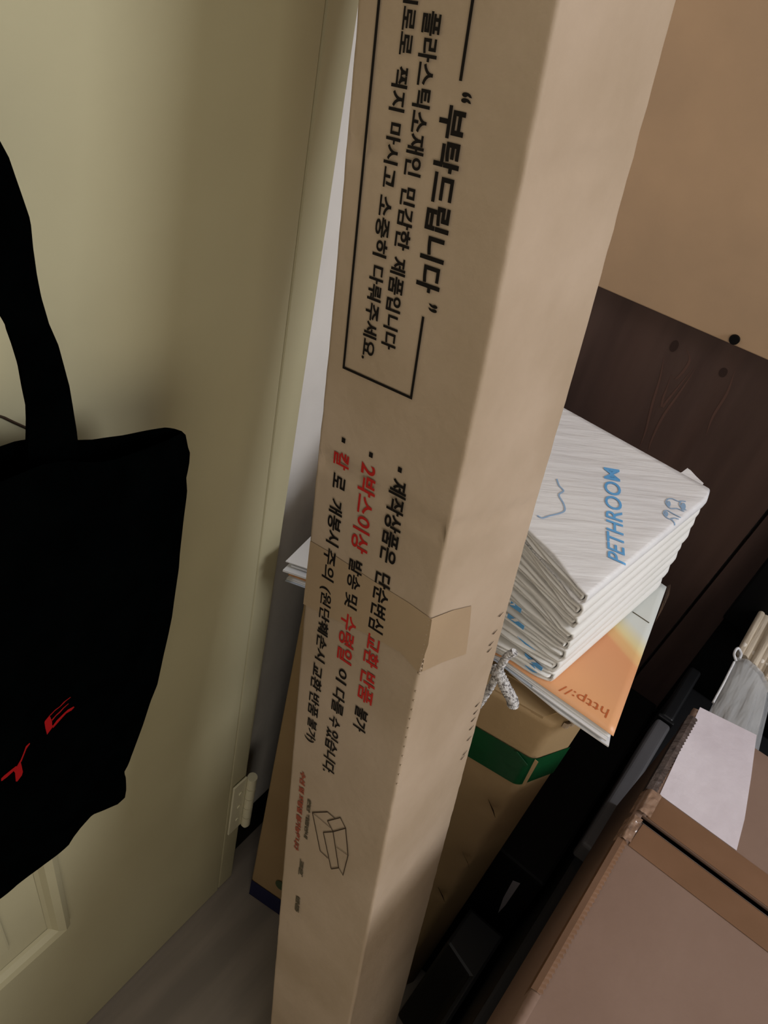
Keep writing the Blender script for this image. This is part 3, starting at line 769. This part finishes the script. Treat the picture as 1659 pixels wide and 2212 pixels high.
# blue striped marks on the front edges of some pads
def front_mark(k, pts, material='blue', name='blue_mark', off=.0012):
    fr = [c for c in pads[k].children if c.name.startswith('outer_sheet')][0]
    FRk, BRk = fl(*FRp[k], ztop - hp * k), fl(*BRp[k], ztop - hp * k)
    nrm = (BRk - FRk).normalized(); base = fl(*FRp[k], ztop - hp * k)
    q = [P(p, base - nrm * off, nrm) for p in pts]
    prism(name, q, -nrm * .0004, material, pads[k])
z5c = lambda L_: [(1050 + x * .12055, 1250 + y * .12055) for x, y in L_]
MK = [(4, [(450, 400), (640, 545), (620, 610), (430, 480)]), (5, [(400, 620), (690, 850), (670, 915), (380, 690)]),
      (7, [(700, 1330), (1020, 1600), (990, 1650), (800, 1500), (700, 1400)]), (7, [(590, 1410), (860, 1560), (920, 1690), (840, 1670), (720, 1590), (640, 1500)]),
      (6, [(560, 1030), (880, 1280), (700, 1170)])]
MKO = {4: .010, 5: .010, 6: .008, 7: .006}
for k, L_ in MK: front_mark(k, z5c(L_), off=MKO[k])
for k, L_ in ((4, [(440, 450), (500, 440), (520, 480), (440, 465)]), (5, [(440, 720), (540, 710), (590, 760), (520, 765)]), (7, [(735, 1440), (850, 1450), (900, 1500), (800, 1490)]), (7, [(620, 1500), (690, 1500), (760, 1550), (690, 1550)])):
    front_mark(k, z5c(L_), 'paper', 'white_stripe', off=MKO[k] + .0006)
low = tree([c for c in pads[7].children if c.name.startswith('outer_sheet')][0])
for pts in ([(1258, 1432), (1262, 1420), (1278, 1409), (1281, 1415), (1270, 1428), (1262, 1436)], [(1402, 1292), (1412, 1276), (1430, 1262), (1432, 1268), (1418, 1286), (1408, 1296)]):
    q = [hit(p, low, .0008) for p in pts]
    if None not in q: mesh('blue_mark', q, [tuple(range(len(q)))], 'paleblue', pads[7])
fz = zc - .002
prism('film_flap', [fl(1436, 1290, fz), fl(1440, 1266, fz), fl(1449, 1262, fz + .004), fl(1446, 1284, fz + .003), fl(1432, 1315, fz), fl(1415, 1345, fz)], (0, 0, -.0004), 'flapfilm', mg, label='small curl of brown film')

# ------------------------------------------------------------------ braided cord
cy = .452
cd = thing('braided_cord', P((1060, 1490), (0, cy, 0), (0, 1, 0)), 'grey and white braided cord end hanging over the top of the slim tan carton', 'cord')
cp = lambda x, y, o_=0.0: P((x, y), (0, cy + o_, 0), (0, 1, 0))
def rope(pts, r0):
    sp = spline(pts, 14); n = len(sp)
    rr = [r0 * (.92 + .12 * math.sin(i * 1.9)) * (1 if i < n - 5 else (n - i) / 6) for i in range(n)]
    return tube('strand', sp, rr, M['cord'], cd, sides=12)
rope([cp(1112, 1408, -.012), cp(1093, 1420, -.014), cp(1075, 1452, -.014), cp(1062, 1480, -.012), cp(1040, 1515, -.010), cp(1020, 1540, -.01)], .0036)
rope([cp(1068, 1445, -.010), cp(1080, 1460, -.016), cp(1092, 1485, -.017), cp(1104, 1506, -.016), cp(1108, 1518, -.016), cp(1107, 1526, -.016)], .0052)

# ------------------------------------------------------------------ black tote bag on the door
XG = XW + .062
def Gp(x, y, dx=0.0): return P((x, y), (XG + dx, 0, 0), (1, 0, 0))
bg = thing('tote_bag', Gp(60, 1800), 'black cotton tote bag with red lettering hanging on the cream door', 'bag')
top = [(-330, 1130), (-150, 1070), (-60, 1030), (0, 1006), (68, 980), (120, 972), (176, 974), (228, 971), (285, 957), (340, 940), (370, 931), (392, 931)]
rgt = [(392, 931), (402, 940), (405, 962), (411, 980), (408, 1000), (402, 1026), (404, 1054), (396, 1110), (387, 1185), (385, 1215), (376, 1275), (370, 1320), (362, 1360), (353, 1400), (340, 1466), (326, 1502), (312, 1550), (292, 1610), (280, 1645), (268, 1668), (272, 1680), (273, 1705), (270, 1723)]
bot = [(-330, 2150), (-150, 2040), (-60, 1985), (0, 1937), (35, 1908), (80, 1878), (110, 1855), (148, 1825), (175, 1788), (200, 1760), (235, 1745), (255, 1737), (270, 1723)]
lft = [(-330, 1130), (-350, 1400), (-360, 1700), (-330, 2150)]
def poly_at(L_, s):
    ls = [0]; 
    for i in range(1, len(L_)): ls.append(ls[-1] + math.dist(L_[i], L_[i - 1]))
    d = s * ls[-1]
    for i in range(1, len(L_)):
        if d <= ls[i] + 1e-9:
            k = (d - ls[i - 1]) / (ls[i] - ls[i - 1]); return (L_[i - 1][0] + (L_[i][0] - L_[i - 1][0]) * k, L_[i - 1][1] + (L_[i][1] - L_[i - 1][1]) * k)
    return L_[-1]
wt, wr, wbm, wl_ = [[Gp(*p) for p in L_] for L_ in (top, rgt, bot, lft)]
def pa3(L_, s):
    q = [(p.y, p.z) for p in L_]; y, z = poly_at(q, s); return Vector((XG, y, z))
def coons(s, t):
    tpt, bpt, lpt, rpt = pa3(wt, s), pa3(wbm, s), pa3(wl_, t), pa3(wr, t)
    return (tpt * (1 - t) + bpt * t) + (lpt * (1 - s) + rpt * s) - (wt[0] * (1 - s) * (1 - t) + wt[-1] * s * (1 - t) + wbm[0] * (1 - s) * t + wbm[-1] * s * t)
def bagside(sg):
    def f(s, t):
        p = coons(s, t)
        pf = (math.sin(math.pi * s) ** .5) * (.35 + .65 * math.sin(math.pi * min(1, t * .9 + .1))) * (1 - t ** 8)
        tilt = -.030 * t           # bottom swings back to the door
        fold_ = .004 * noise.noise(Vector((s * 6, t * 2.5, 3.3 * sg))) * math.sin(math.pi * s)
        return Vector((p.x + tilt * 0 + sg * (.020 * pf) + fold_ * (1 if 0 < s < 1 else 0), p.y, p.z))
    return f
front = grid('front_panel', bagside(1), 60, 70, 'bag', bg, smooth=True)
grid('back_panel', bagside(-1), 60, 70, 'bag', bg, smooth=True)
# hem seam across the mouth
hem = [Gp(*p, .0008) + Vector((.0, 0, -.022)) for p in top[3:]]
tube('hem_stitch', spline(hem, 3), .0008, M['bag'], bg, sides=5)
# strap: a flat webbing ribbon
Ls = [(-70, 120), (-35, 260), (0, 328), (14, 372), (30, 420), (44, 462), (50, 520), (60, 580), (72, 630), (93, 690), (118, 740), (135, 790), (150, 835), (160, 880), (170, 930), (177, 985), (178, 1010)]
Rs = [(-200, 330), (-120, 480), (-60, 600), (0, 692), (4, 705), (18, 738), (36, 785), (50, 838), (62, 880), (65, 910), (66, 940), (66, 975), (66, 1020)]
def ribbon(La, Lb, th, dx):
    wa_ = [Gp(*p, dx) for p in La]; wb_ = [Gp(*p, dx) for p in Lb]
    f = lambda s, t: pa3(wa_, t).lerp(pa3(wb_, t), s) + Vector((dx + .004 * math.sin(t * 5) , 0, 0))
    return grid('strap', f, 6, 60, 'bag', bg, thick=(th, 0, 0), smooth=False)
ribbon(Ls, Rs, .0022, -.003)
tfr = tree(front)
zb = lambda L_: [(x * .1085, 1480 + y * .1085) for x, y in L_]
def letter(L_, name='red_letter'):
    pts = zb(L_); c = [hit(p, tfr, .0012) for p in pts]
    return mesh(name, c, [tuple(range(len(c)))], 'bagred', bg, label='red printed lettering')
letter([(910, 960), (875, 830), (858, 720), (865, 690), (960, 575), (985, 640), (1010, 700), (1010, 760), (1030, 800)])
letter([(950, 585), (1070, 465), (1160, 400), (1240, 310), (1375, 212), (1380, 222), (1290, 290), (1180, 400), (1070, 485), (985, 575)])
letter([(1000, 665), (1090, 565), (1160, 500), (1230, 425), (1335, 338), (1338, 350), (1240, 440), (1170, 520), (1090, 590), (1015, 685)])
letter([(1020, 790), (1100, 680), (1260, 520), (1330, 460), (1440, 402), (1455, 415), (1400, 475), (1290, 540), (1180, 660), (1030, 830)])
letter([(290, 1890), (275, 1720), (240, 1670), (310, 1590), (380, 1470), (405, 1580), (430, 1700), (410, 1770), (320, 1890)])
letter([(0, 1830), (60, 1770), (240, 1625), (300, 1580), (310, 1610), (240, 1690), (120, 1800), (20, 1875), (0, 1880)])
letter([(370, 1500), (440, 1330), (490, 1190), (560, 1125), (572, 1140), (500, 1240), (400, 1500)])

# ------------------------------------------------------------------ shipping carton on the right
ZS = .70
x0 = fl(1130, 2190, ZS).x; yA = fl(1130, 2190, ZS).y - .012; yB = fl(1500, 1530, ZS).y; x1 = x0 + .36; ZL = .50
ys = fl(1395, 1775, ZS).y
sh = thing('shipping_carton', (x0 + .15, (yA + yB) / 2, ZL), 'large brown shipping carton at lower right, lid flaps slit open along brown tape', 'box')
ft = .004
seamslope = (fl(1659, 1972, ZS).y - ys) / (fl(1659, 1972, ZS).x - x0)
sy = lambda x: ys + seamslope * (x - x0)
prism('lid_flap', [(x0 + .003, yA, ZS), (x1, yA, ZS), (x1, sy(x1) - .0034, ZS), (x0 + .003, sy(x0) - .0034, ZS)], (0, 0, -ft), 'card3', sh, bevel=.0008)
prism('lid_flap', [(x0 + .003, sy(x0) + .0030, ZS + .001), (x1, sy(x1) + .0030, ZS + .001), (x1, yB + .006, ZS + .001), (x0 + .008, yB, ZS + .001)], (0, 0, -ft), 'card3', sh, bevel=.0008)
# side walls, hollow
box('side_panel', (x0 - .001, yA, ZL), (x0 + .004, yB, ZS - .0005), 'card3', sh, bevel=.001)
box('side_panel', (x1 - .004, yA, ZL), (x1, yB, ZS - .005), 'card3', sh)
box('end_panel', (x0, yA - .004, ZL), (x1, yA, ZS - .005), 'card3', sh)
box('end_panel', (x0, yB - .004, ZL), (x1, yB, ZS - .005), 'card3', sh)
box('bottom_panel', (x0, yA, ZL), (x1, yB, ZL + .004), 'card3', sh)
# corrugated raw rim along the left edge
n = 150; vs = []; fs = []
for i in range(n + 1):
    y = yA + (yB - yA) * i / n; wv = .0009 * math.sin(i * 2.1); j = .0006 * noise.noise(Vector((y * 90, 1, 1)))
    vs += [(x0 - .0032 + wv * .3 + j, y, ZS - .004), (x0 - .0030 + j, y, ZS - .0002 + wv * .4), (x0 + .0015 + j, y, ZS + .0012 + wv * .5), (x0 + .0042, y, ZS + .0004)]
fs = [(4 * i + k, 4 * i + k + 1, 4 * i + k + 5, 4 * i + k + 4) for i in range(n) for k in range(3)]
mesh('raw_rim', vs, fs, 'card3', sh, smooth=True)
# brown tape on both sides of the slit
tw_ = .0285
for sg, z in ((1, ZS + .0013), (-1, ZS + .0004)):
    a_ = .0036 * sg; b_ = (.0026 + tw_) * sg
    prism('brown_tape', [(x0 + .008, sy(x0) + a_, z), (x1, sy(x1) + a_, z), (x1, sy(x1) + b_, z), (x0 + .006, sy(x0) + b_, z)], (0, 0, .0003), 'btape', sh)
# clear tape ends folded over the rim with saw-tooth edges
def saw(name, ya, yb, xin, zz, material, tooth=.0016, xl=-.0036):
    nt_ = max(4, int(abs(yb - ya) / .0022)); vs = []; fs = []
    for i in range(nt_ + 1):
        y = ya + (yb - ya) * i / nt_; e = tooth if i % 2 else 0
        vs += [(x0 + xl, y, ZS - .018), (x0 + xl - .0004, y, ZS), (x0 + .0005, y, zz + .0006), (x0 + xin + e, y, zz)]
    fs = [(4 * i + k, 4 * i + k + 1, 4 * i + k + 5, 4 * i + k + 4) for i in range(nt_) for k in range(3)]
    return mesh(name, vs, fs, material, sh, smooth=False)
saw('tape_edge', sy(x0) + .030, yB - .012, .0045, ZS + .0016, M['teeth'], .0012)
saw('tape_edge', yA + .03, sy(x0) - .030, .0035, ZS + .0012, M['btape'], .0014)
def blob_tape(ya, yb, xw, zz):
    def f(s, t):
        y = ya + (yb - ya) * t; x = x0 - .005 + (xw + .005) * s
        z = zz + .0016 * noise.noise(Vector((s * 4, t * 5, ya * 50))) + .001 - (.012 * (1 - s / .3) if s < .3 else 0)
        return Vector((x, y, z))
    return grid('clear_tape', f, 12, 16, 'ctape', sh, smooth=True, label='shiny clear tape end')
blob_tape(sy(x0) + .003, sy(x0) + .030, .010, ZS + .003)
blob_tape(sy(x0) - .030, sy(x0) - .003, .006, ZS + .002)
# thin silver tape lip along the slit
prism('tape_lip', [(x0 + .004, sy(x0) - .0040, ZS + .001), (x1, sy(x1) - .0040, ZS + .001), (x1, sy(x1) - .0026, ZS - .001), (x0 + .004, sy(x0) - .0026, ZS - .001)], (0, 0, .0006), 'slate', sh)
# pale patch on the rear flap, light falling there put into its colour
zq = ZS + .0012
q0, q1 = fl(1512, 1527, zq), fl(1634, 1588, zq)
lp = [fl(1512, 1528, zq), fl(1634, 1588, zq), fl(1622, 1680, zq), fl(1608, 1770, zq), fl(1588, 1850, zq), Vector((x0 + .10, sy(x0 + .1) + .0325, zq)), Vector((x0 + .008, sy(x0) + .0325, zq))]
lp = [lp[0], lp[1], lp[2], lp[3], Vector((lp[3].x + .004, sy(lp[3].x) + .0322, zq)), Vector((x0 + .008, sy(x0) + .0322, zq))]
prism('light_patch', lp, (0, 0, .0004), 'pale', sh, label='pale lilac grey patch, light painted on the flap')

# ------------------------------------------------------------------ things below / behind the shipping carton
gb = thing('grey_bin', (x0 + .14, .62, 0), 'grey plastic bin under the shipping carton in the dark gap', 'bin')
gx = fl(1365, 1640, ZL).x
ga, gc = fl(1250, 1830, ZL - .012), fl(1480, 1450, ZL - .012)
box('body', (gx + .004, yA + .02, 0), (x1 - .03, gc.y, ZL - .03), 'dgrey', gb, bevel=.004)
box('rim', (gx, ga.y, ZL - .034), (gx + .020, gc.y - .112, ZL - .001), 'grey', gb, bevel=.006, seg=4)
box('rim', (gx + .002, gc.y - .102, ZL - .034), (gx + .019, gc.y + .01, ZL - .004), 'dgrey', gb, bevel=.006, seg=4)
box('rim_joint', (gx - .001, gc.y - .11, ZL - .032), (gx + .021, gc.y - .104, ZL - .0005), 'dgrey', gb, bevel=.002)
lw = thing('dark_case', (.03, .5, 0), 'dark glossy low case on the floor between the long carton and shipping carton', 'case')
c1, c2 = fl(1100, 1885, .30), fl(1060, 1990, .30)
prism('body', [(-.004, .442, 0), (-.004, .497, 0), (gx - .004, .497, 0), (gx - .004, .30, 0), (.052 if gx > .06 else gx - .012, .30, 0), (.047 if gx > .06 else gx - .014, .43, 0)], (0, 0, .30), 'dgrey', lw, bevel=.004)
tl = thing('black_board_or_shade_block', (.0, .51, 0), 'black filler block standing in for shade right of the slim tan carton', 'panel')
box('body', (-.022, .515, 0), (gx - .003, .86, .42), 'black', tl, bevel=.004)  # block added to fill the gap, its black stands in for shade
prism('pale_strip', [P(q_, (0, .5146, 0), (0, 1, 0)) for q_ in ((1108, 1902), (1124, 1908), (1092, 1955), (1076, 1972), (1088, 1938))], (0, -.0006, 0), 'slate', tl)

bc = thing('black_case', fl(1560, 1400, .5), 'black case standing behind the shipping carton before the dark boards', 'case')
k0 = fl(1498, 1446, .60)
kY = max(k0.y, gc.y + .012); bc.location = (k0.x + .1, kY + .05, 0)
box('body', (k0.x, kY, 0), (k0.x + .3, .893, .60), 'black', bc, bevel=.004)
# film wrapped bundle of pale sticks
zk = .640
ub0, ub1 = P((1488, 1430), (0, .88, 0), (0, 1, 0)), P((1645, 1225), (0, .88, 0), (0, 1, 0))
up_ = thing('black_board_or_shade_block', (ub0.x + .15, .886, .60), 'tall black upright panel standing behind the wrapped sticks', 'panel')
prism('panel', [(ub0.x, .8805, .6005), (ub0.x + .33, .8805, .6005), (ub0.x + .33, .8805, 1.02), (ub1.x + (1.02 - ub1.z) * (ub1.x - ub0.x) / (ub1.z - ub0.z), .8805, 1.02)], (0, .012, 0), 'black', up_, bevel=.003)
bd = thing('stick_bundle', (.13, .80, .601), 'bundle of pale wooden sticks in crinkled clear plastic film behind the shipping carton', 'bundle')
sx0 = fl(1605, 1460, zk).x
dl = Vector((-.012, .12, 0)).normalized()
for i in range(9):
    px_ = 1597 + i * 9.5; py_ = 1412 + i * 9.0
    s0 = fl(px_, py_, zk - .002 * (i % 3)); s1 = s0 + Vector((.0, .112, 0))
    r_ = .0042 + .0006 * (i % 2)
    st = tube('stick', [s0, s0.lerp(s1, .5), s1], [r_, r_, r_], M['stick'], bd, sides=10)
    if i % 2 == 0 or i == 5:
        tube('stick_tip', [s0 - Vector((0, .001, -.001)), s0 + Vector((0, .018, .0015))], [r_ * .6, r_ * .75], M['stickend'], bd, sides=8)
    s2 = s0 + Vector((.004, 0, -.010)); tube('stick', [s2, s2 + Vector((0, .09, 0))], .0044, M['stick'], bd, sides=8)
pl0, pl1 = fl(1508, 1532, zk), fl(1592, 1425, zk)
def filmf(s, t):
    a = fl(1520, 1560, zk - .008).lerp(fl(1590, 1420, zk + .004), t); b = fl(1634, 1640, zk - .02).lerp(fl(1668, 1490, zk - .01), t)
    p = a.lerp(b, s)
    p.z += .012 * math.sin(math.pi * min(1, s * 1.02)) + .0035 * noise.noise(Vector((s * 5, t * 1.8, 4.4)))
    return p
grid('film_sleeve', filmf, 26, 30, 'film', bd, smooth=True)
def filmb(s, t):
    p = filmf(s, t); p.z = zk - .030; return p
grid('paper_liner', lambda s, t: filmf(.04 + s * .9, t) + Vector((0, 0, -.007)), 14, 14, 'liner', bd, smooth=True)
tube('film_crimp', spline([fl(1590, 1428, zk + .004), fl(1586, 1412, zk + .006), fl(1594, 1400, zk + .006), fl(1601, 1412, zk + .004), fl(1597, 1424, zk + .004)], 6), .0016, M['pad'], bd, sides=8)
tube('film_edge', [fl(1540, 1518, zk + .003), fl(1562, 1478, zk + .004), fl(1586, 1430, zk + .004)], .0013, M['pad'], bd, sides=8)
bpy.context.view_layer.update()
